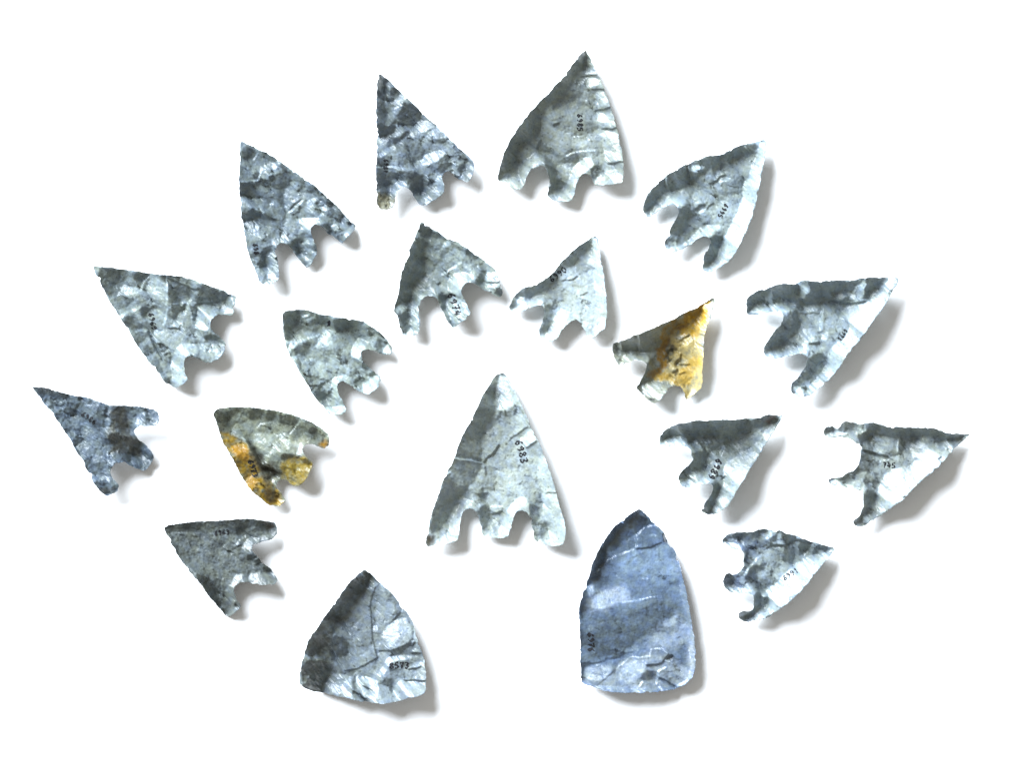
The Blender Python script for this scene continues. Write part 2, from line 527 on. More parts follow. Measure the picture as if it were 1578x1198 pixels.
add(view=(550, 90, 4.609), cat='arrowhead', name='arrowhead', color=(.29, .345, .385), amp=1.0,
    label='dark blue-grey arrowhead with vertical left edge, left of the big arrowhead at the top',
    outline=[(158,108),(200,135),(250,180),(300,230),(350,275),(400,325),(445,370),(500,425),(560,475),(610,525),(665,580),(720,630),(775,680),(815,715),(835,750),(830,800),(815,850),(790,880),(765,880),(750,862),(715,862),(690,830),(660,802),(630,805),(610,830),(610,870),(622,905),(622,945),(600,975),(560,1000),(515,1025),(490,1045),(450,1040),(425,1015),(400,975),(375,930),(345,915),(315,920),(290,945),(275,985),(268,1030),(250,1065),(215,1080),(170,1072),(145,1050),(142,1000),(140,900),(138,800),(145,700),(142,600),(145,500),(135,380),(143,250),(150,150)],
    notch=((345,915),(640,803)), ink=('6981', 192, 718, 0, 1, 6.5),
    marks=[('c',(.48,.46,.34),[(140,960),(280,960),(260,1090),(140,1090)]),
      ('p',-.7,[(150,110),(215,150),(205,210),(195,330),(215,420),(190,500),(140,500)]), ('p',.55,[(215,150),(290,210),(235,290),(200,240)]),
      ('p',-.5,[(240,215),(290,205),(280,250),(240,265)]),('p',.45,[(260,280),(320,250),(390,320),(330,330),(270,330)]),('p',.3,[(240,350),(290,420),(230,490),(220,420)]),
      ('p',-.4,[(330,340),(440,340),(440,390),(350,440),(290,430)]),('p',-.75,[(210,580),(300,540),(390,520),(370,560),(280,600),(200,640)]),
      ('p',.7,[(150,680),(240,635),(300,600),(280,640),(190,690),(150,710)]),('l',1.1,11,[(140,780),(220,768),(320,778),(400,795)]),
      ('p',-.45,[(230,800),(400,812),(500,840),(560,880),(430,930),(370,900),(300,850),(200,870)]),('p',1.0,[(240,900),(270,870),(350,870),(350,900),(300,930),(265,990),(235,960)]),
      ('p',.55,[(400,480),(480,425),(550,480),(500,530),(420,530)]),('p',-.5,[(500,590),(640,560),(660,585),(560,620)]),('p',.8,[(400,740),(480,700),(600,640),(640,680),(560,740),(420,765)]),
      ('p',-.4,[(560,770),(640,730),(700,760),(640,790),(580,830)]),('p',.75,[(440,970),(600,890),(615,950),(490,1035),(445,1020)]),('p',-.3,[(150,880),(190,900),(190,1000),(150,1000)]),('p',-.4,[(330,590),(370,640),(385,700),(340,650)])])

add(view=(750, 60, 4.4375), cat='arrowhead', name='arrowhead', color=(.44, .49, .47), amp=.55, mid=.25, flake=17,
    label='large grey arrowhead at the very top, dark left slope and ribbed right edge',
    outline=[(680,70),(705,120),(730,180),(760,240),(790,310),(820,390),(845,460),(865,530),(885,590),(905,660),(920,740),(932,820),(938,880),(938,940),(930,985),(880,992),(800,1002),(735,1005),(725,960),(705,935),(675,922),(645,935),(625,970),(610,1020),(600,1075),(575,1110),(520,1118),(470,1108),(430,1088),(412,1070),(420,1040),(428,980),(420,920),(400,880),(370,868),(330,880),(295,905),(272,945),(262,990),(245,1025),(220,1038),(170,1022),(115,995),(75,965),(78,930),(90,880),(110,810),(135,750),(165,690),(210,620),(260,550),(310,485),(360,440),(420,380),(480,310),(540,240),(600,160),(640,110)],
    notch=((375,866),(675,920)), ink=('6985', 618, 515, 0.03, 1, 8),
    marks=[('p',-.85,[(660,90),(685,140),(600,240),(580,330),(500,400),(400,450),(370,620),(300,700),(210,730),(190,870),(80,950),(80,880),(150,700),(260,540),(420,370)]),
      ('p',-.35,[(580,330),(680,380),(560,440),(430,500),(440,420),(510,390)]),('p',.8,[(690,90),(740,200),(755,245),(650,240),(680,160)]),
      ('p',.45,[(640,260),(770,265),(770,320),(700,350),(640,320)]),('l',-.5,9,[(640,262),(750,245)]),('p',.7,[(700,270),(780,268),(785,315),(720,330)]),('l',-.5,9,[(720,350),(800,345)]),('p',.8,[(730,370),(810,360),(830,440),(760,470)]),
      ('l',-.7,11,[(740,495),(800,480),(850,465)]),('p',.5,[(740,510),(850,490),(865,540),(770,590)]),('p',1,[(850,540),(880,570),(830,590)]),('l',-.6,12,[(790,620),(880,605)]),('p',.75,[(780,640),(895,625),(915,740),(920,830),(820,850),(800,700)]),
      ('l',-.7,10,[(830,852),(930,845)]),('p',.6,[(740,990),(800,900),(935,870),(935,960),(820,985)]),('p',1.2,[(760,975),(935,965),(930,988),(740,1003)]),
      ('p',1.15,[(390,770),(330,780),(240,840),(205,890),(225,980),(260,990),(275,940),(320,880),(380,862),(400,830)]),('p',-.75,[(390,850),(450,870),(480,900),(490,1010),(430,1050),(425,960),(410,890)]),
      ('p',1.1,[(600,850),(680,800),(740,840),(700,900),(640,915),(600,1010),(580,1100),(500,1110),(480,1060),(560,990)]),('p',-.5,[(710,900),(740,860),(800,880),(740,970),(725,960)]),
      ('l',.9,9,[(540,800),(600,775),(680,760),(740,762)]),('p',.4,[(90,950),(170,930),(230,1000),(215,1030),(120,990)]),('l',-1,14,[(345,750),(375,700)]),('l',-.9,12,[(460,590),(490,575)]),('l',.8,10,[(590,665),(660,660)])])

add(view=(350, 200, 4.791), cat='arrowhead', name='arrowhead', color=(.275, .33, .355), amp=.95, kd=.4,
    label='dark slate arrowhead with vertical left edge and a short bright line across its middle',
    outline=[(103,86),(160,110),(230,145),(300,180),(370,220),(430,265),(490,305),(560,350),(620,395),(680,440),(730,490),(790,540),(850,610),(905,670),(955,710),(945,735),(905,780),(860,835),(845,838),(800,800),(750,770),(720,740),(690,710),(655,700),(630,715),(618,750),(635,800),(660,860),(670,910),(640,960),(620,1000),(590,1020),(565,1010),(540,965),(510,930),(480,890),(450,855),(420,838),(390,838),(368,860),(362,910),(375,960),(382,1020),(392,1080),(375,1115),(330,1145),(275,1148),(240,1125),(215,1060),(190,1000),(165,930),(145,860),(130,770),(115,680),(100,600),(98,500),(92,400),(95,300),(98,200),(98,120)],
    notch=((405,836),(655,698)), ink=('698', 190, 845, .15, 1, 7),
    marks=[('p',-.5,[(110,110),(230,150),(200,220),(110,220)]),('l',.7,12,[(200,220),(230,170)]),('p',.6,[(280,260),(350,225),(390,270),(330,300),(270,290)]),('p',-.6,[(390,250),(480,310),(440,320),(390,280)]),
      ('p',-.35,[(300,330),(440,300),(500,360),(420,440),(330,440)]),('l',.6,10,[(110,385),(230,375),(260,300)]),('p',-.6,[(105,400),(200,390),(180,440),(110,430)]),('p',-.5,[(560,440),(650,410),(680,450),(600,480)]),
      ('l',1.3,14,[(455,610),(560,525)]),('l',-.5,10,[(455,590),(545,515)]),('p',.5,[(600,520),(680,480),(740,560),(700,650),(640,640),(590,600)]),('p',1,[(510,660),(560,640),(680,640),(690,700),(630,700),(600,760),(540,720)]),
      ('p',-.6,[(690,700),(740,680),(760,760),(730,740)]),('l',-.9,20,[(740,540),(775,545)]),('l',-.9,20,[(830,630),(855,640)]),('l',-.9,20,[(880,690),(910,690)]),('p',.5,[(760,700),(860,660),(900,720),(850,800),(780,770)]),('p',1.3,[(850,835),(955,705),(925,700),(860,780)]),
      ('p',-.4,[(110,560),(330,620),(350,680),(200,640),(110,600)]),('l',-1,14,[(330,660),(350,665)]),('p',.7,[(330,790),(420,780),(440,820),(390,835),(360,870),(370,960),(380,1090),(310,1130),(300,960),(330,880)]),
      ('p',1.2,[(270,1140),(385,1080),(385,1110),(330,1145)]),('p',-.55,[(440,830),(520,790),(550,920),(520,930)]),('p',.6,[(560,800),(630,790),(665,900),(600,1000),(560,970)]),('p',-.4,[(170,900),(280,900),(290,1040),(230,1060)])])

add(view=(970, 200, 5.209), cat='arrowhead', name='arrowhead', color=(.50, .585, .61), gb=.5, lam=42, amp=.75, mid=.35, wd=20,
    label='bluish white arrowhead at the upper right with dark scalloped top edge and swept barbs',
    outline=[(1075,82),(1095,100),(1095,170),(1080,260),(1060,350),(1045,430),(1025,530),(1010,610),(985,700),(950,790),(910,870),(880,940),(840,1010),(790,1065),(720,1115),(650,1142),(600,1138),(585,1110),(590,1060),(600,1000),(630,950),(650,900),(640,865),(600,855),(560,870),(510,910),(450,945),(390,975),(340,990),(300,975),(280,930),(285,890),(315,850),(325,800),(350,755),(380,710),(395,670),(390,630),(365,608),(320,605),(270,630),(220,665),(170,700),(135,702),(110,670),(108,610),(130,550),(160,500),(210,440),(270,390),(340,340),(420,300),(500,260),(580,230),(650,210),(730,205),(800,165),(880,130),(960,110),(1030,95)],
    notch=((360,606),(620,855)), ink=('6995', 765, 590, -.5, .85, 7),
    marks=[('p',-.85,[(115,650),(115,590),(200,450),(300,370),(430,300),(600,225),(720,205),(760,190),(870,140),(1050,95),(1030,160),(900,200),(760,290),(700,270),(560,370),(480,420),(440,480),(300,480),(230,590),(150,650)]),
      ('l',.5,16,[(285,400),(300,470)]),('l',.6,16,[(470,300),(480,390)]),('p',.1,[(480,300),(560,270),(600,300),(520,350)]),('p',-.1,[(720,230),(760,220),(790,260),(740,300)]),('l',.5,14,[(920,130),(940,150)]),
      ('p',1.25,[(1040,90),(1090,100),(1060,350),(1000,620),(900,880),(830,1010),(700,1115),(610,1135),(700,1060),(730,960),(780,810),(900,600),(950,380),(1020,200)]),
      ('l',-1,12,[(650,430),(700,410),(730,375),(770,365)]),('p',1.1,[(740,390),(830,390),(790,410),(720,420)]),('l',-.8,12,[(490,665),(520,645),(560,605),(600,598)]),('l',-.8,12,[(620,640),(640,610),(670,595)]),('p',1,[(540,650),(610,610),(600,650),(560,680)]),
      ('p',1.2,[(150,690),(220,610),(330,540),(440,525),(440,600),(380,600),(320,600),(240,640)]),('p',-.75,[(400,620),(470,620),(490,720),(430,840),(340,840),(330,800),(395,690)]),('p',1.1,[(300,970),(420,930),(500,850),(600,770),(760,760),(660,850),(560,860),(450,940),(340,985)]),
      ('p',-.85,[(650,860),(760,850),(740,920),(680,1050),(600,1110),(600,1020),(650,930)]),('p',-.3,[(290,880),(350,890),(370,940),(310,950)]),('p',.3,[(500,500),(640,460),(660,560),(500,600)])])

add(view=(590, 330, 5.99), cat='arrowhead', name='arrowhead', color=(.40, .465, .46), amp=.7, mid=.35, flake=12,
    label='inner row grey arrowhead with deep round notches and black number on its white stem',
    outline=[(353,68),(400,95),(450,135),(520,175),(580,215),(650,250),(700,265),(740,300),(800,330),(850,370),(900,400),(950,440),(1000,480),(1040,520),(1060,570),(1085,630),(1100,680),(1105,750),(1080,775),(1040,755),(990,720),(940,705),(900,680),(870,655),(830,635),(785,632),(750,650),(730,690),(722,740),(755,790),(785,850),(810,900),(810,935),(770,970),(720,1005),(670,1045),(635,1045),(610,1005),(580,950),(555,890),(525,840),(505,790),(480,765),(435,758),(395,768),(355,805),(335,860),(335,920),(345,980),(345,1050),(335,1110),(280,1120),(220,1132),(185,1110),(160,1070),(155,1010),(135,940),(100,895),(105,845),(130,800),(150,720),(155,640),(170,550),(195,480),(235,400),(250,320),(280,250),(310,180),(335,120)],
    notch=((435,756),(785,630)), ink=('6974', 598, 742, .3, 1, 11), pen=1.1,
    marks=[('p',-.75,[(350,75),(450,135),(420,260),(380,360),(380,560),(340,640),(220,680),(140,800),(150,640),(180,520),(240,380)]),('p',-.5,[(440,170),(540,180),(500,240),(430,220)]),('l',.5,14,[(440,250),(460,420)]),
      ('p',.5,[(560,250),(640,240),(620,300),(540,310)]),('p',-.5,[(670,270),(730,300),(720,340),(680,320)]),('p',-.6,[(880,440),(960,450),(960,530),(900,530)]),('p',-.5,[(770,330),(880,400),(840,420),(760,380)]),
      ('l',1,26,[(560,560),(640,500),(720,450)]),('p',1.2,[(590,620),(700,560),(780,530),(860,600),(790,620),(730,670),(715,740),(600,730)]),('p',-.6,[(860,620),(900,540),(950,590),(900,660)]),
      ('p',.8,[(940,600),(960,540),(1060,540),(1085,660),(950,700)]),('l',-.6,14,[(960,630),(1080,630)]),('p',-.6,[(1020,690),(1095,680),(1100,750),(1060,750)]),
      ('p',.9,[(290,700),(440,680),(480,750),(400,765),(340,810),(335,900),(345,1050),(330,1105),(230,1120),(270,1000),(275,800)]),('p',-.6,[(500,760),(570,710),(590,860),(560,890)]),('p',.9,[(590,740),(740,780),(805,910),(660,1040),(600,900)]),
      ('p',-.5,[(150,900),(260,900),(250,1010),(180,1040)]),('p',.5,[(105,870),(220,830),(240,870),(130,920)]),('p',-.4,[(200,720),(280,700),(260,780),(170,810)]),('p',-.5,[(590,930),(630,940),(640,1000),(610,990)]),('l',-.9,16,[(510,650),(525,630)])])

add(view=(770, 350, 6.305), cat='arrowhead', name='arrowhead', color=(.62, .70, .71), gb=.5, lam=42, amp=.45, mid=.25,
    label='small nearly white arrowhead of the inner row with one long spread barb',
    outline=[(930,90),(955,110),(965,180),(975,280),(995,370),(1010,470),(1025,580),(1035,680),(1040,770),(1045,860),(1030,940),(1025,990),(975,1015),(935,1065),(880,1080),(840,1065),(835,1010),(805,975),(790,935),(750,912),(705,908),(665,940),(620,990),(585,1040),(560,1090),(510,1115),(450,1105),(400,1080),(378,1020),(395,970),(420,910),(435,840),(435,780),(400,758),(340,765),(280,790),(230,820),(170,838),(115,820),(92,780),(115,710),(160,650),(235,585),(310,570),(400,535),(480,480),(550,410),(600,340),(650,290),(710,230),(780,180),(840,140),(890,100)],
    notch=((415,758),(715,906)), ink=('6990', 510, 540, .8, -.6, 9), bias=.22,
    marks=[('p',-.85,[(890,100),(880,150),(830,260),(760,330),(700,400),(600,470),(510,540),(430,620),(330,660),(250,700),(240,600),(330,570),(480,480),(600,340),(740,200)]),('p',-.1,[(600,400),(740,400),(740,480),(620,500),(580,450)]),
      ('p',-.6,[(115,720),(220,600),(240,640),(160,730)]),('p',.6,[(150,740),(220,650),(250,690),(180,750)]),('p',1.2,[(110,800),(200,770),(330,680),(420,655),(430,750),(340,762),(230,818),(150,835)]),
      ('p',-.7,[(430,770),(520,750),(520,880),(460,960),(500,950),(430,1050),(385,1040),(430,880)]),('l',-.8,14,[(610,520),(700,515),(760,480)]),('l',-.6,14,[(790,665),(850,635)]),('l',-.5,14,[(590,630),(630,605)]),('l',-.4,14,[(505,710),(530,695)]),
      ('p',.9,[(560,800),(700,820),(640,940),(560,1080),(420,1095),(500,980)]),('p',1,[(900,110),(950,110),(1010,500),(1035,850),(960,800),(920,500),(880,250)]),('p',.1,[(800,900),(950,930),(860,1000),(820,960)])])

add(view=(130, 400, 5.704), cat='arrowhead', name='arrowhead', color=(.40, .465, .47), amp=.8, mid=.5, flake=16, kd=.4,
    label='pale grey arrowhead pointing upper left, black number near its lower long edge',
    outline=[(76,62),(170,68),(280,80),(400,92),(500,108),(600,125),(700,135),(760,140),(850,150),(940,175),(1030,205),(1110,235),(1200,265),(1300,305),(1335,325),(1330,370),(1320,430),(1315,470),(1295,495),(1240,490),(1185,485),(1140,505),(1112,550),(1108,600),(1140,635),(1180,665),(1215,705),(1245,740),(1240,790),(1215,840),(1170,885),(1115,910),(1060,905),(1010,880),(960,860),(915,850),(888,875),(882,930),(888,990),(910,1035),(918,1060),(880,1095),(820,1128),(760,1118),(720,1090),(680,1035),(630,970),(570,900),(520,830),(460,740),(410,650),(350,560),(310,490),(260,420),(210,340),(160,230),(110,140)],
    notch=((1106,590),(888,865)), ink=('6969', 560, 478, .25, 1, 8),
    marks=[('p',-.5,[(90,70),(400,92),(380,180),(300,200),(270,300),(200,320)]),('p',-.6,[(420,110),(570,120),(520,200),(430,170)]),('l',.7,18,[(500,270),(520,200),(580,140)]),('l',.6,14,[(240,340),(350,300),(470,300)]),('p',.2,[(540,170),(720,160),(720,380),(560,330)]),
      ('l',.7,16,[(730,160),(725,400)]),('l',-.8,14,[(740,165),(860,220),(930,245),(1010,270)]),('p',-.4,[(760,230),(940,250),(900,360),(770,370)]),('l',.9,26,[(880,480),(920,380),(980,290)]),('p',-.5,[(980,210),(1060,240),(1050,310),(1000,270)]),('p',-.65,[(1090,250),(1290,310),(1240,350),(1110,360)]),
      ('l',-.8,12,[(1000,390),(1180,365)]),('p',1.1,[(1010,400),(1180,390),(1170,480),(1110,540),(1105,610),(960,630),(970,500)]),('p',1,[(1190,380),(1310,315),(1310,480),(1200,470)]),('l',.9,24,[(330,500),(390,460),(460,440)]),('l',.7,18,[(460,640),(490,620),(550,630)]),
      ('p',-.5,[(340,520),(440,480),(540,600),(460,620),(420,640)]),('p',-.6,[(470,430),(600,400),(680,440),(560,440),(530,540)]),('l',1,16,[(700,570),(720,500),(730,440)]),('l',1.1,10,[(575,630),(640,760),(700,880)]),('l',-.7,16,[(560,640),(610,740),(680,880)]),('p',-.4,[(500,800),(560,740),(680,930),(700,1040)]),
      ('l',-.7,12,[(740,600),(840,615)]),('p',1,[(760,960),(780,820),(860,740),(980,760),(990,850),(900,840),(875,960),(900,1060),(800,1110)]),('p',-.5,[(1040,660),(1140,640),(1230,730),(1180,720),(1060,700)]),('p',.5,[(1000,720),(1230,750),(1200,850),(1110,900),(1000,850)]),('l',.6,10,[(780,390),(980,380)])])

add(view=(420, 460, 6.305), cat='arrowhead', name='arrowhead', color=(.46, .535, .52), amp=.75, mid=.4, kd=.4,
    label='pale grey-green arrowhead with blunt rounded tip and thick curved barbs',
    outline=[(98,150),(150,120),(240,108),(340,112),(420,140),(500,165),(560,165),(620,190),(700,195),(780,205),(850,210),(910,240),(980,290),(1050,330),(1100,390),(1145,440),(1170,500),(1160,545),(1100,550),(1040,535),(980,510),(920,495),(870,510),(860,550),(880,610),(930,670),(980,705),(1030,745),(1060,800),(1040,850),(990,900),(940,940),(890,925),(830,895),(780,865),(730,825),(680,805),(635,825),(625,870),(640,920),(670,980),(700,1040),(720,1100),(690,1130),(620,1132),(550,1115),(490,1060),(430,990),(380,910),(330,820),(280,740),(220,640),(170,560),(130,460),(110,350),(105,240)],
    notch=((862,535),(650,808)), ink=('9', 520, 262, .9, .4, 8), pen=1.4,
    marks=[('p',-.7,[(105,150),(240,112),(230,200),(190,300),(180,400),(120,390)]),('l',.7,18,[(250,260),(280,190),(350,150)]),('p',-.3,[(260,260),(420,170),(470,330),(300,350)]),('p',-.6,[(400,130),(530,180),(500,290),(440,250)]),('l',.8,22,[(200,480),(260,410),(450,360)]),('p',-.45,[(200,490),(350,400),(380,480),(320,590),(220,570)]),
      ('l',1,28,[(140,410),(190,420),(170,500)]),('p',-.6,[(580,200),(780,210),(860,240),(680,320),(600,280)]),('p',.6,[(470,370),(560,310),(600,320),(500,430)]),('p',-.4,[(860,270),(1000,300),(960,320),(850,310)]),('l',-1,22,[(1040,345),(1070,365)]),('l',-.8,20,[(1090,420),(1105,425)]),
      ('p',1.1,[(740,560),(790,440),(860,390),(940,420),(920,490),(860,510),(855,600)]),('p',1.2,[(1070,500),(1120,430),(1165,500),(1150,545),(1080,540)]),('p',-.7,[(870,600),(930,670),(920,700),(850,680)]),('p',-.7,[(920,760),(980,700),(1000,740),(950,770)]),('p',1.1,[(880,900),(900,820),(1030,750),(1050,800),(940,935)]),
      ('p',1.1,[(560,870),(600,770),(700,760),(640,820),(620,900),(660,980),(620,960)]),('p',-.4,[(390,900),(480,870),(600,960),(480,990)]),('p',1.1,[(490,1060),(600,1060),(690,1030),(715,1100),(640,1130),(550,1110)]),('l',-.8,18,[(360,845),(440,850),(500,820)]),('p',-.5,[(220,590),(260,590),(290,700),(270,720)]),('p',-.3,[(740,700),(850,700),(800,850),(750,810)])])

add(view=(930, 450, 6.305), cat='arrowhead', name='arrowhead', color=(.40, .42, .36), amp=.4, mid=.2, mat='ochre', kd=.5, cb=5,
    label='yellow and brown arrowhead with straight dark upper edge and pitted middle',
    outline=[(1060,60),(1080,78),(1070,140),(1050,210),(1025,290),(1000,370),(975,450),(970,540),(975,620),(965,700),(960,800),(962,880),(950,935),(900,985),(840,1030),(805,1062),(795,1020),(785,970),(750,930),(700,915),(660,920),(620,965),(580,1010),(540,1070),(490,1090),(440,1060),(390,1010),(345,965),(320,935),(345,890),(385,820),(415,750),(425,700),(390,680),(330,665),(270,675),(215,695),(170,735),(145,730),(125,670),(95,620),(80,560),(85,510),(120,490),(180,470),(250,445),(320,420),(400,390),(480,350),(560,315),(650,280),(740,230),(830,185),(920,140),(1000,95)],
    notch=((410,690),(690,913)),
    marks=[('c',(.95,.74,.30),[(1080,60),(960,200),(700,330),(640,500),(600,760),(480,860),(700,900),(800,1060),(980,900),(980,450)]),
      ('c',(.95,.56,.05),[(1040,80),(840,230),(720,330),(760,400),(880,440),(960,380),(1010,250),(1060,90)]),
      ('c',(.46,.25,.03),[(1050,70),(900,150),(640,290),(560,440),(500,560),(560,700),(420,830),(520,840),(620,700),(600,560),(680,420),(820,260),(960,190)]),
      ('c',(.95,.62,.13),[(600,760),(480,850),(640,870),(820,940),(860,830),(940,700),(900,560),(820,700),(700,850)]),
      ('p',-.9,[(100,500),(320,420),(650,280),(1040,80),(960,190),(830,280),(700,340),(640,450),(560,540),(480,570),(330,580),(210,580),(140,560)]),('l',.5,16,[(335,440),(345,570)]),('p',.5,[(140,500),(170,500),(170,620),(130,620)]),
      ('p',1.2,[(160,700),(200,600),(400,575),(450,620),(430,680),(330,662),(220,690)]),('p',-.6,[(440,680),(560,560),(600,700),(500,820),(350,930),(420,770)]),('p',1.1,[(330,940),(460,850),(600,900),(640,910),(570,1010),(500,1085),(400,1010)]),('l',-.7,16,[(450,1050),(490,1050)]),
      ('p',.9,[(860,400),(900,220),(1040,90),(1070,100),(1000,360),(970,560),(960,900),(880,980),(900,800)]),('p',.5,[(700,420),(800,380),(880,430),(820,520),(700,520)]),
      ('c',(.10,.09,.06),[(590,560),(660,540),(710,560),(640,640),(590,640)]),('c',(.08,.05,.03),[(700,680),(745,640),(750,680),(700,710)]),('c',(.08,.05,.03),[(670,770),(720,740),(730,770),(690,790)]),('c',(.12,.12,.10),[(740,440),(830,410),(820,440),(740,470)]),('c',(.66,.64,.58),[(690,430),(760,400),(740,440),(700,500)]),
      ('l',-1,12,[(720,490),(780,450),(830,420)]),('l',-1,20,[(600,620),(640,570),(700,560)]),('l',-1,16,[(620,680),(660,650)]),('l',-1,20,[(690,700),(740,660),(750,600)]),('l',-1,20,[(670,780),(720,750)]),('l',-.8,12,[(750,705),(830,705)]),('l',1,12,[(700,600),(740,590)]),('l',-.7,12,[(740,800),(790,780)]),('l',1,16,[(740,540),(800,510),(860,470)])])

add(view=(1130, 410, 5.444), cat='arrowhead', name='arrowhead', color=(.50, .585, .615), gb=.48, lam=40, amp=.75, mid=.3, wd=20, bias=.04,
    label='long white arrowhead on the right with horizontal dark top edge and vertical ridge line',
    outline=[(1387,103),(1380,150),(1330,220),(1280,310),(1230,390),(1170,460),(1110,555),(1060,620),(1000,690),(940,760),(890,850),(840,920),(770,990),(700,1045),(620,1095),(560,1100),(500,1085),(470,1035),(490,985),(535,935),(580,880),(615,820),(620,760),(590,738),(530,742),(460,758),(390,775),(320,780),(265,755),(250,700),(275,640),(320,575),(370,520),(410,460),(415,410),(390,385),(330,385),(260,395),(190,415),(120,410),(100,370),(108,280),(150,240),(210,205),(290,185),(370,155),(440,150),(510,155),(560,130),(600,125),(680,135),(780,125),(900,120),(1020,120),(1060,105),(1150,100),(1300,95)],
    notch=((410,405),(615,755)), ink=('6993', 930, 525, -.5, .85, 6), pen=.6,
    marks=[('p',-.9,[(110,370),(110,290),(210,215),(400,155),(520,165),(600,125),(780,130),(1020,125),(1060,105),(1270,100),(1180,190),(1080,290),(900,310),(720,310),(560,330),(500,300),(330,300),(200,310)]),('p',.1,[(280,220),(330,230),(340,310),(270,300)]),('p',-.2,[(520,180),(600,170),(620,260),(540,280)]),
      ('p',.5,[(960,270),(1050,120),(1110,110),(1100,260),(1040,300)]),('p',.2,[(800,240),(960,210),(1000,250),(880,290)]),('l',-1.1,14,[(800,280),(900,315),(1040,315),(1120,290)]),('p',1.25,[(1380,105),(1310,110),(1160,250),(1090,320),(930,350),(880,440),(990,480),(940,600),(820,680),(780,830),(660,1000),(560,1095),(700,1040),(850,910),(950,750),(1170,460)]),
      ('p',1.2,[(115,400),(200,330),(420,320),(530,340),(500,370),(390,382),(260,392)]),('p',-.85,[(410,400),(560,360),(560,560),(460,600),(370,690),(270,700),(300,600),(410,470)]),('l',-1,12,[(540,342),(580,342)]),('l',1.2,22,[(755,310),(740,420),(730,530)]),('l',.8,14,[(580,380),(720,360)]),('l',-.5,12,[(580,400),(720,400)]),
      ('p',.15,[(570,430),(720,420),(700,640),(580,640)]),('p',1,[(270,750),(430,690),(560,660),(620,730),(530,740),(390,772)]),('l',-.9,16,[(630,652),(720,645)]),('p',-.75,[(620,760),(760,720),(750,790),(680,860),(640,960),(500,1000),(600,860)]),('p',.5,[(490,1010),(590,1000),(580,1060),(500,1060)]),('p',.7,[(730,560),(800,540),(780,640),(730,620)]),('l',-.8,12,[(1060,615),(1105,570)])])

add(view=(40, 580, 5.991), cat='arrowhead', name='arrowhead', color=(.185, .235, .28), amp=.7, mid=.6, flake=10, mat='grain', fine=1.5, kb=.5, kd=.3,
    label='very dark speckled arrowhead at the far left with slender sharp tip',
    outline=[(60,90),(150,105),(250,120),(330,145),(430,175),(510,185),(600,205),(680,235),(760,265),(850,270),(960,275),(1050,275),(1110,290),(1170,300),(1215,325),(1235,380),(1235,430),(1200,460),(1130,462),(1060,462),(1015,490),(1005,530),(1040,580),(1090,620),(1130,660),(1165,700),(1185,755),(1150,810),(1110,870),(1080,880),(1020,850),(960,820),(890,795),(840,805),(800,840),(780,885),(790,930),(830,965),(865,1010),(850,1060),(800,1090),(740,1108),(700,1075),(650,1010),(600,920),(550,830),(520,760),(460,680),(420,600),(370,520),(330,450),(285,400),(250,330),(190,270),(140,200),(95,140)],
    notch=((1003,520),(782,880)), ink=('6986', 510, 365, .75, .5, 8),
    marks=[('c',(.17,.18,.17),[(780,300),(960,290),(960,560),(1060,640),(1040,750),(800,700),(750,560),(790,430)]),('p',-.25,[(790,290),(950,290),(940,530),(790,480)]),('p',-.55,[(760,520),(1030,580),(1050,740),(900,720),(760,640)]),
      ('p',.6,[(980,470),(1030,340),(1110,300),(1110,430),(1010,480),(1000,540),(950,530)]),('p',.4,[(1060,640),(1110,640),(1170,740),(1080,860),(1060,760)]),('l',1.2,8,[(1185,755),(1110,870),(1080,880),(960,822),(890,797)]),('l',1.2,8,[(1235,440),(1130,460),(1030,475)]),('l',1.2,8,[(865,1030),(820,1080),(730,1100)]),
      ('l',.8,14,[(320,240),(370,220)]),('l',.6,10,[(760,700),(780,800)]),('l',.7,12,[(480,680),(560,740)]),('p',.3,[(590,830),(640,900),(600,900)]),('l',.8,16,[(680,960),(720,930)])])

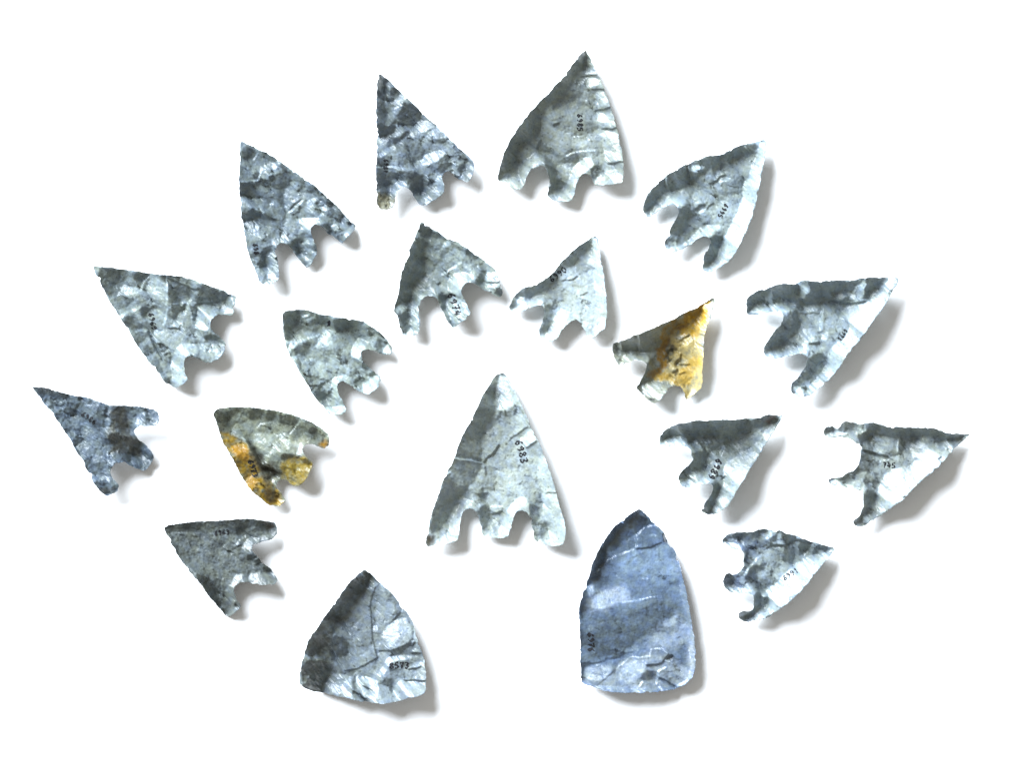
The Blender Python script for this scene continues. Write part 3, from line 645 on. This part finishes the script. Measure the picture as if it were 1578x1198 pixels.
add(view=(320, 610, 6.305), cat='arrowhead', name='arrowhead', color=(.34, .37, .30), amp=.55, mid=.35, mat='ochre', kd=.3, kb=.5,
    label='grey-green arrowhead with golden brown lower edge and stem, below the blunt-tipped pale one',
    outline=[(62,160),(110,125),(200,112),(300,108),(400,110),(500,120),(570,130),(660,145),(740,165),(820,185),(900,210),(960,240),(1040,270),(1090,310),(1140,340),(1180,390),(1185,450),(1165,500),(1130,520),(1080,500),(1030,475),(980,468),(935,490),(920,530),(950,580),(1000,620),(1025,660),(1015,710),(980,780),(940,840),(880,880),(830,875),(790,850),(760,820),(710,812),(670,845),(668,890),(700,930),(740,975),(755,1020),(720,1070),(660,1075),(600,1070),(540,1020),(470,960),(400,890),(340,800),(280,680),(220,560),(160,470),(130,370),(90,270)],
    notch=((922,530),(670,845)), ink=('6973', 392, 640, .35, 1, 8), pen=.95,
    marks=[('c',(.50,.31,.03),[(110,340),(260,400),(420,500),(500,640),(560,840),(680,900),(770,1040),(700,1090),(560,1080),(400,920),(220,580)]),('c',(.55,.27,.02),[(240,470),(400,500),(420,580),(330,620),(230,560)]),('c',(.55,.30,.03),[(380,760),(480,760),(500,860),(440,920),(370,850)]),
      ('c',(.42,.29,.04),[(740,640),(840,590),(960,600),(1040,660),(1000,780),(900,890),(780,860),(700,790)]),('c',(.60,.30,.02),[(1080,460),(1160,440),(1160,510),(1120,520)]),('c',(.12,.11,.08),[(410,470),(520,600),(660,700),(740,740),(640,760),(560,900),(520,720),(440,600)]),('c',(.20,.12,.03),[(540,920),(660,920),(700,1000),(600,1060)]),
      ('c',(.6,.6,.52),[(600,780),(700,770),(670,860),(640,880)]),('c',(.58,.6,.5),[(830,440),(980,420),(930,590),(830,580)]),
      ('p',-.5,[(90,170),(330,120),(330,170),(200,210),(190,320),(100,290)]),('p',-.5,[(400,120),(560,140),(540,200),(400,250)]),('p',-.5,[(590,150),(660,160),(640,230),(570,230)]),('p',-.6,[(700,170),(880,210),(860,300),(740,280),(680,230)]),('l',.7,14,[(680,150),(690,240)]),('l',.7,16,[(480,320),(520,270),(620,250)]),
      ('p',-.7,[(1000,300),(1080,300),(1030,370),(960,380)]),('l',.7,18,[(800,370),(860,300),(920,220)]),('p',.5,[(430,350),(620,380),(760,340),(820,460),(800,540),(640,560),(560,700),(480,600)]),('p',-.6,[(740,560),(830,570),(820,610),(720,640)]),
      ('l',-1,30,[(390,440),(500,620),(540,700),(700,740)]),('p',1,[(830,550),(920,450),(980,460),(920,520),(900,590)]),('p',1.1,[(620,790),(700,780),(670,840),(640,870)]),('p',-.3,[(560,850),(660,890),(720,1000),(600,1050),(500,940)]),('l',.8,16,[(650,1060),(740,1020)]),('p',1.1,[(1120,400),(1180,390),(1170,450),(1120,430)]),('p',.25,[(230,480),(400,500),(400,580),(250,580)]),('l',.8,12,[(690,910),(720,950)]),('p',-.5,[(900,600),(1000,620),(1010,680),(950,650)])])

add(view=(640, 560, 3.992), cat='arrowhead', name='arrowhead', color=(.57, .64, .63), amp=.4, mid=.2, flake=22, kd=.3,
    label='central arrowhead pointing straight up, pale grey with dark left slope',
    outline=[(535,54),(565,80),(600,145),(630,210),(665,280),(695,345),(720,410),(750,465),(775,520),(800,590),(830,670),(850,730),(870,800),(885,880),(910,940),(922,1020),(925,1080),(905,1122),(850,1128),(790,1118),(735,1092),(725,1040),(715,980),(695,925),(660,905),(625,908),(605,940),(592,1000),(580,1050),(565,1075),(500,1078),(420,1076),(410,1030),(395,970),(380,920),(360,895),(325,892),(295,915),(278,965),(272,1040),(265,1085),(220,1105),(160,1120),(90,1138),(65,1115),(68,1070),(85,1000),(100,930),(130,850),(155,770),(175,710),(205,650),(240,590),(265,510),(300,430),(340,360),(375,280),(410,205),(450,140),(495,75)],
    notch=((345,888),(645,902)), ink=('6983', 612, 482, .3, 1, 11), pen=1.05,
    marks=[('c',(.38,.41,.46),[(495,130),(530,130),(530,200),(495,190)]),('c',(.32,.29,.24),[(70,1040),(140,1050),(130,1100),(70,1130)]),
      ('p',-.62,[(500,80),(490,200),(480,330),(420,420),(400,560),(420,600),(360,740),(280,830),(230,900),(180,1000),(80,1060),(130,850),(200,660),(300,430),(400,220)]),('p',-.55,[(270,500),(310,420),(420,440),(400,600),(250,570)]),('l',1,9,[(240,578),(320,592),(410,612)]),('p',-.3,[(240,600),(400,620),(340,740),(260,760),(200,680)]),('l',.7,12,[(195,680),(215,670)]),
      ('p',.5,[(510,90),(540,70),(600,160),(620,250),(570,300),(500,290),(490,200)]),('l',-.7,12,[(555,290),(560,320)]),('p',.3,[(580,300),(690,330),(680,400),(600,450)]),('l',-.6,9,[(585,462),(640,430),(690,395)]),('p',1.1,[(640,470),(690,420),(710,400),(745,465),(700,520),(680,530)]),('l',-.4,16,[(690,520),(740,480)]),('p',1,[(540,70),(600,145),(700,350),(690,380),(600,200)]),
      ('l',-1.1,9,[(425,612),(445,580),(490,550),(520,505)]),('l',-.7,8,[(430,640),(435,690)]),('p',.9,[(780,540),(850,740),(890,900),(920,1010),(920,1080),(840,1120),(820,1000),(780,900),(790,750),(740,690)]),('l',-.4,8,[(800,805),(865,798)]),
      ('p',1.25,[(205,1000),(280,870),(310,830),(370,860),(325,885),(285,920),(270,1070),(220,1080)]),('c',(.36,.40,.46),[(240,950),(260,870),(310,840),(320,860),(280,930)]),('p',.5,[(160,1110),(170,1040),(240,1050),(260,1085)]),('p',-.6,[(380,900),(440,850),(470,950),(420,1030),(400,990)]),
      ('p',1.2,[(540,960),(570,880),(640,820),(700,850),(650,890),(610,920),(580,1050),(520,1060)]),('p',-.6,[(700,920),(700,860),(740,870),(770,930),(740,1000),(720,980)]),('c',(.34,.38,.45),[(710,880),(760,880),(760,930),(720,940)]),('p',-.3,[(760,1000),(800,970),(820,1020),(790,1090),(760,1070)]),('l',-1,9,[(470,930),(530,912)]),('l',.9,9,[(470,885),(530,880)]),('l',1,8,[(80,1130),(150,1115),(265,1085)]),('p',1,[(740,1085),(830,1110),(915,1100),(905,1122),(790,1118)]),('l',1.1,8,[(420,1074),(560,1074)])])

add(view=(1000, 620, 6.305), cat='arrowhead', name='arrowhead', color=(.46, .53, .54), gb=.48, lam=40, amp=.75, mid=.3, wd=22,
    label='small arrowhead with dark upper half, white lower edge and number beside its lower notch',
    outline=[(1302,112),(1290,150),(1240,240),(1190,320),(1140,400),(1090,490),(1030,580),(970,670),(910,760),(860,840),(820,920),(770,1000),(710,1060),(640,1098),(570,1090),(505,1065),(530,1000),(570,940),(610,880),(625,820),(600,790),(540,795),(480,815),(410,830),(340,830),(300,800),(275,745),(300,690),(350,640),(400,595),(415,540),(410,480),(370,440),(310,415),(250,425),(180,430),(110,425),(95,400),(105,330),(140,280),(200,235),(280,210),(360,200),(430,180),(540,175),(640,175),(760,170),(870,165),(960,150),(1060,155),(1130,130),(1200,120),(1270,130)],
    notch=((408,480),(610,790)), ink=('6989', 655, 545, -.4, .9, 10), pen=1.1,
    marks=[('p',-.9,[(110,380),(110,320),(200,240),(430,185),(760,175),(960,155),(1200,125),(1270,135),(1130,240),(1040,260),(900,340),(780,390),(700,380),(640,330),(460,320),(420,380),(370,400),(330,320),(200,320),(150,380)]),('c',(.30,.22,.19),[(1080,210),(1200,130),(1250,150),(1150,220)]),('l',1,14,[(930,315),(985,290),(1005,250)]),('p',-.1,[(660,360),(700,240),(740,230),(700,370)]),
      ('p',1.1,[(110,420),(190,330),(330,320),(380,370),(360,420),(280,410),(170,428)]),('p',-.5,[(560,400),(680,390),(700,430),(640,490),(580,470)]),('l',.7,14,[(430,420),(450,390),(550,380),(560,460)]),('p',-.75,[(430,480),(560,470),(560,600),(500,660),(430,660),(400,640)]),('l',1.2,26,[(695,520),(730,430)]),('l',.9,14,[(615,505),(640,500)]),
      ('p',-.8,[(400,600),(400,680),(340,740),(280,740),(320,680)]),('p',.5,[(370,770),(420,660),(510,670),(480,790),(390,820)]),('p',1.1,[(490,790),(580,620),(640,560),(680,620),(640,760),(560,790)]),('p',.15,[(740,500),(840,400),(1100,250),(1150,270),(1000,420),(880,500),(740,560)]),
      ('p',1.25,[(1290,140),(1180,240),(1000,440),(850,520),(720,620),(720,800),(660,900),(620,1040),(580,1090),(680,1080),(820,900),(1030,570)]),('p',-.85,[(620,800),(670,780),(670,880),(640,920),(600,1060),(520,1060),(570,950),(620,880)]),('l',-.5,10,[(700,750),(740,720)])])

add(view=(1260, 630, 5.99), cat='arrowhead', name='arrowhead', color=(.50, .56, .56), gb=.40, lam=40, amp=.8, mid=.45, wd=14, flake=12,
    label='thin white arrowhead at the far right with ragged dark top edge and hooked barbs',
    outline=[(1410,232),(1350,290),(1280,350),(1210,430),(1150,490),(1090,560),(1020,610),(950,670),(880,740),(810,820),(730,880),(650,940),(580,990),(500,1040),(430,1085),(350,1088),(320,1055),(330,1030),(380,990),(410,930),(420,850),(415,760),(340,740),(240,732),(160,715),(105,685),(100,645),(150,640),(210,635),(260,600),(330,575),(370,530),(390,460),(395,390),(370,330),(320,290),(250,265),(160,265),(80,265),(50,225),(60,185),(100,155),(140,155),(170,185),(205,165),(220,130),(270,115),(330,125),(370,145),(430,135),(500,120),(560,145),(640,165),(740,165),(850,175),(950,170),(1050,175),(1110,195),(1180,225),(1260,225),(1340,230)],
    notch=((395,420),(418,765)), ink=('745', 600, 545, 1, .05, 8), pen=.8,
    marks=[('p',-.85,[(440,150),(500,125),(640,165),(1050,175),(1180,225),(1370,235),(1280,270),(1180,300),(1060,280),(940,240),(860,280),(740,270),(560,240),(480,260),(420,320),(380,300),(340,230),(440,220)]),('p',-.7,[(60,210),(70,170),(130,160),(140,200)]),('p',-.5,[(210,170),(260,120),(340,130),(330,170),(230,180)]),('p',1,[(70,250),(150,205),(290,210),(200,250),(90,262)]),
      ('p',.15,[(500,250),(720,270),(740,400),(560,400),(500,340)]),('l',.8,16,[(500,230),(495,340)]),('l',.8,14,[(735,290),(730,400)]),('l',-1.2,18,[(420,385),(500,400),(560,425),(640,445)]),('p',-.6,[(400,400),(460,420),(460,500),(390,530)]),('p',-.3,[(740,290),(880,260),(900,320),(760,350)]),('p',-.4,[(460,460),(600,470),(560,560),(360,580)]),
      ('p',1.25,[(1400,240),(1260,280),(1090,340),(940,340),(830,430),(940,440),(850,520),(620,580),(580,680),(540,820),(560,960),(480,1040),(640,940),(1000,620)]),('p',.9,[(830,430),(900,280),(960,250),(980,340),(1080,350)]),('l',-.6,20,[(1110,450),(1130,440)]),('l',-.6,14,[(1190,385),(1200,370)]),
      ('p',-.5,[(240,630),(340,590),(330,640),(220,690)]),('p',1,[(110,670),(200,650),(360,720),(240,725),(150,705)]),('l',.7,12,[(340,620),(440,590)]),('p',-.5,[(400,640),(470,690),(480,740),(430,720)]),('p',-1,[(420,760),(540,760),(510,880),(440,910),(420,970),(330,1050),(330,1030),(410,930)]),('p',.6,[(350,1080),(440,950),(520,920),(520,1010),(430,1080)]),('l',-.8,12,[(1070,560),(1100,545)]),('l',-.8,12,[(780,825),(800,815)]),('l',1,14,[(590,490),(660,470)])])

add(view=(240, 780, 6.305), cat='arrowhead', name='arrowhead', color=(.185, .21, .205), amp=.3, mid=.3, flake=15, mat='grain', kd=.4, fine=1.5, kb=.6,
    label='flat dark grey-green arrowhead at the lower left with pointed stem',
    outline=[(78,200),(160,180),(260,165),(380,152),(500,145),(620,145),(740,130),(860,122),(960,125),(1060,145),(1150,155),(1175,190),(1180,260),(1150,310),(1090,335),(1010,355),(960,380),(938,420),(950,460),(1000,500),(1060,570),(1120,610),(1160,680),(1190,720),(1150,765),(1050,768),(960,760),(900,738),(840,738),(790,765),(765,810),(770,870),(800,930),(835,970),(790,1020),(740,1070),(700,1088),(665,1065),(630,1010),(590,970),(540,900),(490,830),(440,760),(370,680),(310,600),(250,530),(200,440),(150,350),(110,270)],
    notch=((938,425),(763,805)), ink=('6963', 575, 285, 1, -.08, 7),
    marks=[('c',(.16,.12,.09),[(1000,150),(1150,160),(1170,220),(1080,210)]),('l',.5,14,[(150,260),(420,265)]),('p',-.35,[(170,200),(400,170),(430,240),(200,250)]),('p',-.5,[(860,130),(1160,160),(1160,220),(1000,210),(880,200),(800,300),(760,250)]),('l',1,22,[(785,380),(820,320),(870,290)]),('p',1,[(830,400),(900,300),(1000,300),(1000,350),(940,380),(930,430)]),('p',.5,[(1000,280),(1160,230),(1170,270),(1080,330),(1000,345)]),
      ('l',-1.1,16,[(695,438),(730,436)]),('l',-.8,16,[(800,390),(830,380)]),('p',-.6,[(880,480),(950,460),(1050,560),(990,590),(960,520),(900,520)]),('l',.8,16,[(945,600),(960,530),(1000,500)]),('p',-.5,[(1030,600),(1100,590),(1130,640),(1060,640)]),('p',.7,[(880,700),(940,640),(1150,640),(1180,720),(1100,755),(960,755)]),('l',1.2,8,[(1180,730),(1140,765),(960,760),(850,738)]),
      ('p',.8,[(730,760),(760,680),(840,640),(860,720),(790,760),(760,830),(660,840)]),('l',1.2,22,[(630,850),(635,890)]),('l',-.9,20,[(655,860),(665,880)]),('p',-.6,[(380,660),(460,640),(620,860),(640,1000),(580,960),(460,790)]),('p',-.9,[(640,960),(670,1060),(640,1020)]),('l',-.9,22,[(760,940),(780,960)]),('p',1.25,[(700,1040),(770,990),(835,970),(740,1075),(695,1085)]),('p',.5,[(700,880),(770,880),(800,930),(720,970)])])

add(view=(1100, 800, 6.655), cat='arrowhead', name='arrowhead', color=(.48, .56, .60), gb=.5, lam=42, amp=.85, mid=.45, wd=10, flake=12,
    label='ragged bluish arrowhead at the lower right with dark crack line below its top edge',
    outline=[(1248,296),(1200,370),(1140,440),(1080,510),(1020,590),(960,660),(900,730),(840,790),(780,840),(720,890),(650,940),(590,1000),(540,1015),(480,1035),(420,1055),(320,1060),(265,1030),(245,970),(290,940),(350,950),(400,930),(410,860),(405,780),(340,765),(250,765),(160,750),(105,700),(90,640),(110,580),(150,550),(190,570),(240,560),(280,510),(310,480),(300,430),(310,370),(300,330),(240,315),(160,300),(90,250),(85,210),(120,170),(180,145),(260,130),(340,130),(380,140),(440,110),(510,95),(580,110),(630,140),(660,115),(700,125),(740,155),(830,165),(900,190),(970,225),(1060,245),(1140,275)],
    notch=((306,410),(408,800)), ink=('6991', 725, 635, .85, -.55, 8), pen=.75,
    marks=[('c',(.26,.33,.45),[(120,180),(330,170),(560,250),(420,330),(320,460),(300,320),(140,260)]),('c',(.26,.33,.45),[(100,600),(300,520),(420,560),(440,740),(130,690)]),
      ('p',-.7,[(100,200),(260,135),(350,130),(340,180),(220,190),(150,200)]),('l',-.8,14,[(410,160),(440,130),(510,105)]),('p',.6,[(450,150),(540,110),(570,200),(500,230)]),('p',-.5,[(570,120),(640,160),(630,230),(580,230)]),('p',.7,[(650,130),(690,140),(680,210),(640,220)]),
      ('l',-1.2,18,[(540,310),(590,270),(720,268),(820,215),(930,230),(1000,235)]),('p',.6,[(600,290),(720,290),(800,240),(860,260),(700,330)]),('p',-.1,[(580,330),(850,260),(890,400),(760,520),(600,600),(520,560)]),('p',-.8,[(870,250),(990,250),(940,330),(890,400)]),('l',.9,22,[(930,370),(980,300),(1010,250)]),('p',-.8,[(1040,260),(1110,270),(1050,360),(990,380)]),
      ('p',1.25,[(1240,300),(1100,370),(960,390),(900,430),(740,560),(640,640),(540,740),(480,780),(560,900),(480,950),(300,1050),(420,1050),(650,940),(960,660)]),('p',-.5,[(490,800),(550,780),(570,840),(520,900)]),
      ('p',-.6,[(360,480),(540,440),(520,520),(440,560),(470,700),(440,740),(400,640),(290,620)]),('p',.9,[(90,240),(200,240),(310,310),(240,312),(150,295)]),('l',-.9,24,[(345,350),(315,430)]),('l',.8,22,[(290,600),(350,500),(480,370)]),('p',-.5,[(110,600),(150,560),(180,600),(130,680)]),('p',1,[(110,690),(260,700),(390,740),(340,762),(200,755)]),('p',-1,[(410,760),(480,740),(470,880),(420,960),(350,1000),(260,1010),(260,960),(350,955),(400,930)]),('l',-.9,14,[(540,1010),(590,995)])])

add(view=(450, 870, 5.209), cat='stone point', name='stone_point', cb=45, color=(.37, .43, .47), amp=.7, mid=.6, flake=24, kd=.3,
    label='rounded triangular stone point without notches, broad flake scars and dark left side',
    outline=[(588,36),(640,75),(685,125),(740,175),(800,230),(850,290),(880,350),(930,400),(965,460),(990,540),(1010,620),(1040,690),(1060,760),(1075,850),(1080,940),(1075,1020),(1050,1040),(980,1065),(900,1085),(830,1105),(740,1120),(650,1108),(560,1105),(490,1085),(420,1068),(350,1055),(290,1042),(230,1030),(150,1015),(90,985),(60,950),(65,860),(85,780),(110,680),(150,590),(210,500),(270,410),(330,330),(390,240),(460,150),(530,80)],
    ink=('8573', 785, 835, 1, -.02, 9), pen=1.15,
    marks=[('c',(.15,.165,.15),[(590,36),(660,100),(560,260),(430,420),(340,560),(320,760),(240,1030),(60,960),(80,780),(200,500),(400,230)]),
      ('p',-.75,[(580,50),(640,80),(600,200),(500,350),(380,430),(280,500),(250,420),(360,280)]),('p',-.4,[(270,430),(360,420),(340,560),(300,740),(110,760),(160,580)]),('p',-.85,[(85,800),(160,760),(330,800),(310,870),(270,960),(240,1030),(120,1000),(70,900)]),('p',-.8,[(330,560),(430,590),(460,740),(350,740),(330,800),(290,700)]),('p',-.2,[(110,880),(160,910),(150,980),(90,960)]),
      ('p',.8,[(620,100),(670,110),(690,150),(640,200),(600,220)]),('l',-1,14,[(665,110),(685,140)]),('p',.1,[(560,270),(650,210),(620,350),(620,440),(480,400),(530,340)]),('l',-.5,7,[(670,180),(630,300),(635,440),(645,600),(690,750)]),('p',.35,[(680,180),(780,220),(700,320),(660,330)]),('p',.45,[(650,380),(720,280),(860,330),(740,500),(680,490)]),
      ('l',-.7,9,[(750,510),(820,440),(870,380)]),('p',.65,[(700,540),(860,410),(950,450),(970,580),(900,660),(700,690)]),('l',-.6,10,[(700,700),(860,680),(950,630)]),('p',1.1,[(660,490),(690,500),(680,560),(640,540)]),('l',.9,12,[(430,480),(470,560),(540,600),(560,640)]),('l',.9,8,[(462,640),(465,710)]),('l',.9,8,[(505,640),(508,710)]),('l',.8,10,[(340,710),(390,800),(440,850)]),
      ('l',-.7,9,[(430,850),(520,840),(620,790),(690,750)]),('p',.9,[(700,850),(760,750),(860,720),(1050,740),(900,760),(780,790),(730,900),(690,900)]),('l',-.9,12,[(970,650),(990,620)]),('l',-.6,12,[(970,710),(1040,715)]),('l',-.6,10,[(940,840),(1030,830)]),('p',.9,[(990,650),(1040,700),(970,700)]),('p',1,[(820,960),(900,930),(1060,950),(1070,1020),(850,1080),(820,1030)]),('l',-.7,12,[(900,930),(1070,935)]),
      ('p',.75,[(280,900),(380,870),(500,930),(490,1070),(250,1030)]),('p',-.4,[(480,900),(520,880),(520,1000),(490,1060)]),('p',.8,[(520,900),(700,910),(680,1080),(600,1090),(510,980)]),('l',-1,14,[(500,1010),(600,1090)]),('l',-.9,12,[(580,980),(615,1005)]),('p',-.35,[(700,920),(810,920),(800,1060),(710,1080)]),('p',1.1,[(640,1100),(830,1090),(900,1080),(740,1118)])])

add(view=(870, 770, 3.744), cat='stone tool', name='flint_tool', color=BLUE, amp=.34, mid=0, flake=16, cb=55, fine=.6, mat='smooth', kd=.5, kb=.9, wd=9, wb=7,
    label='tall blue bullet-shaped stone tool without notches, smooth face and flaked base',
    outline=[(430,52),(480,95),(520,140),(570,190),(600,250),(640,310),(665,370),(680,440),(695,510),(715,600),(730,690),(745,780),(755,870),(755,950),(745,1020),(710,1065),(640,1095),(560,1108),(430,1118),(320,1115),(230,1108),(180,1088),(110,1065),(90,1040),(95,980),(90,900),(92,820),(85,720),(80,640),(95,570),(120,500),(145,440),(160,370),(195,290),(240,220),(280,160),(340,110),(390,75)],
    ink=('6976', 133, 770, .02, 1, 9), pen=1.1,
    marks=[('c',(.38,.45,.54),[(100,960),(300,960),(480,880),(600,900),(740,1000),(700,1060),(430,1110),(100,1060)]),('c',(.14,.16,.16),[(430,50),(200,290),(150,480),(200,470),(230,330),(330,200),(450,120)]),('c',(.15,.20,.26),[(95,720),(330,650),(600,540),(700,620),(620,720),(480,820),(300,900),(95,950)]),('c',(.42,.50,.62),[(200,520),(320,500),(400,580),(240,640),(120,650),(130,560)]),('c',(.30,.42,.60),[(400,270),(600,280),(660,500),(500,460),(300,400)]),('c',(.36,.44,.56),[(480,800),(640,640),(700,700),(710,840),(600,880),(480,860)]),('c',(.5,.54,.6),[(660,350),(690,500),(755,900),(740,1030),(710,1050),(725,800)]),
      ('p',-.9,[(425,58),(330,115),(200,290),(150,460),(200,460),(230,340),(280,220),(380,140)]),('l',.8,9,[(320,130),(335,135)]),('p',-.4,[(430,70),(480,110),(500,150),(440,180),(330,250),(250,330),(290,200)]),('p',-.9,[(450,80),(480,110),(470,125),(445,105)]),('l',.8,12,[(420,270),(410,210),(460,160),(520,150)]),('l',-.6,9,[(420,285),(500,275),(560,250)]),('l',-1.1,22,[(575,205),(580,235)]),('l',.7,12,[(500,205),(520,215)]),
      ('l',.5,14,[(190,410),(260,340),(400,290)]),('p',.3,[(130,640),(200,520),(340,500),(400,560),(280,620)]),('l',.8,7,[(340,590),(430,580),(520,560)]),('l',.9,7,[(450,455),(480,460)]),('p',-.12,[(100,760),(350,680),(600,560),(700,660),(560,780),(330,880),(100,940)]),('p',-.8,[(90,600),(110,610),(100,650),(90,700)]),('p',.5,[(130,500),(170,480),(180,540),(130,560)]),
      ('l',-.25,7,[(95,948),(190,945),(300,900),(400,880)]),('p',.5,[(110,960),(220,945),(300,980),(190,1060),(110,1030)]),('l',-.25,7,[(190,1070),(260,1010),(330,960)]),('l',.6,9,[(300,980),(380,910),(490,905),(500,865),(560,860),(590,890)]),('p',.3,[(310,1000),(380,930),(490,920),(470,990),(400,1060),(310,1050)]),('l',-.6,14,[(480,960),(560,950),(600,900)]),('l',1,9,[(580,930),(620,925)]),('l',-1,9,[(590,915),(620,905)]),
      ('p',-.4,[(420,1020),(500,980),(540,1000),(500,1050)]),('l',.9,12,[(430,1080),(450,1050),(480,1060)]),('l',.9,12,[(530,1060),(540,990),(580,970)]),('l',-.6,12,[(550,1030),(600,1050),(640,1080)]),('l',1,10,[(190,1080),(280,1085),(430,1100),(640,1085),(740,1020)]),('p',1.2,[(655,330),(690,500),(752,900),(740,1030),(715,1060),(735,900),(700,640),(665,500)])])

for i, st in enumerate(ST):
    build_stone(st, 100 + i)
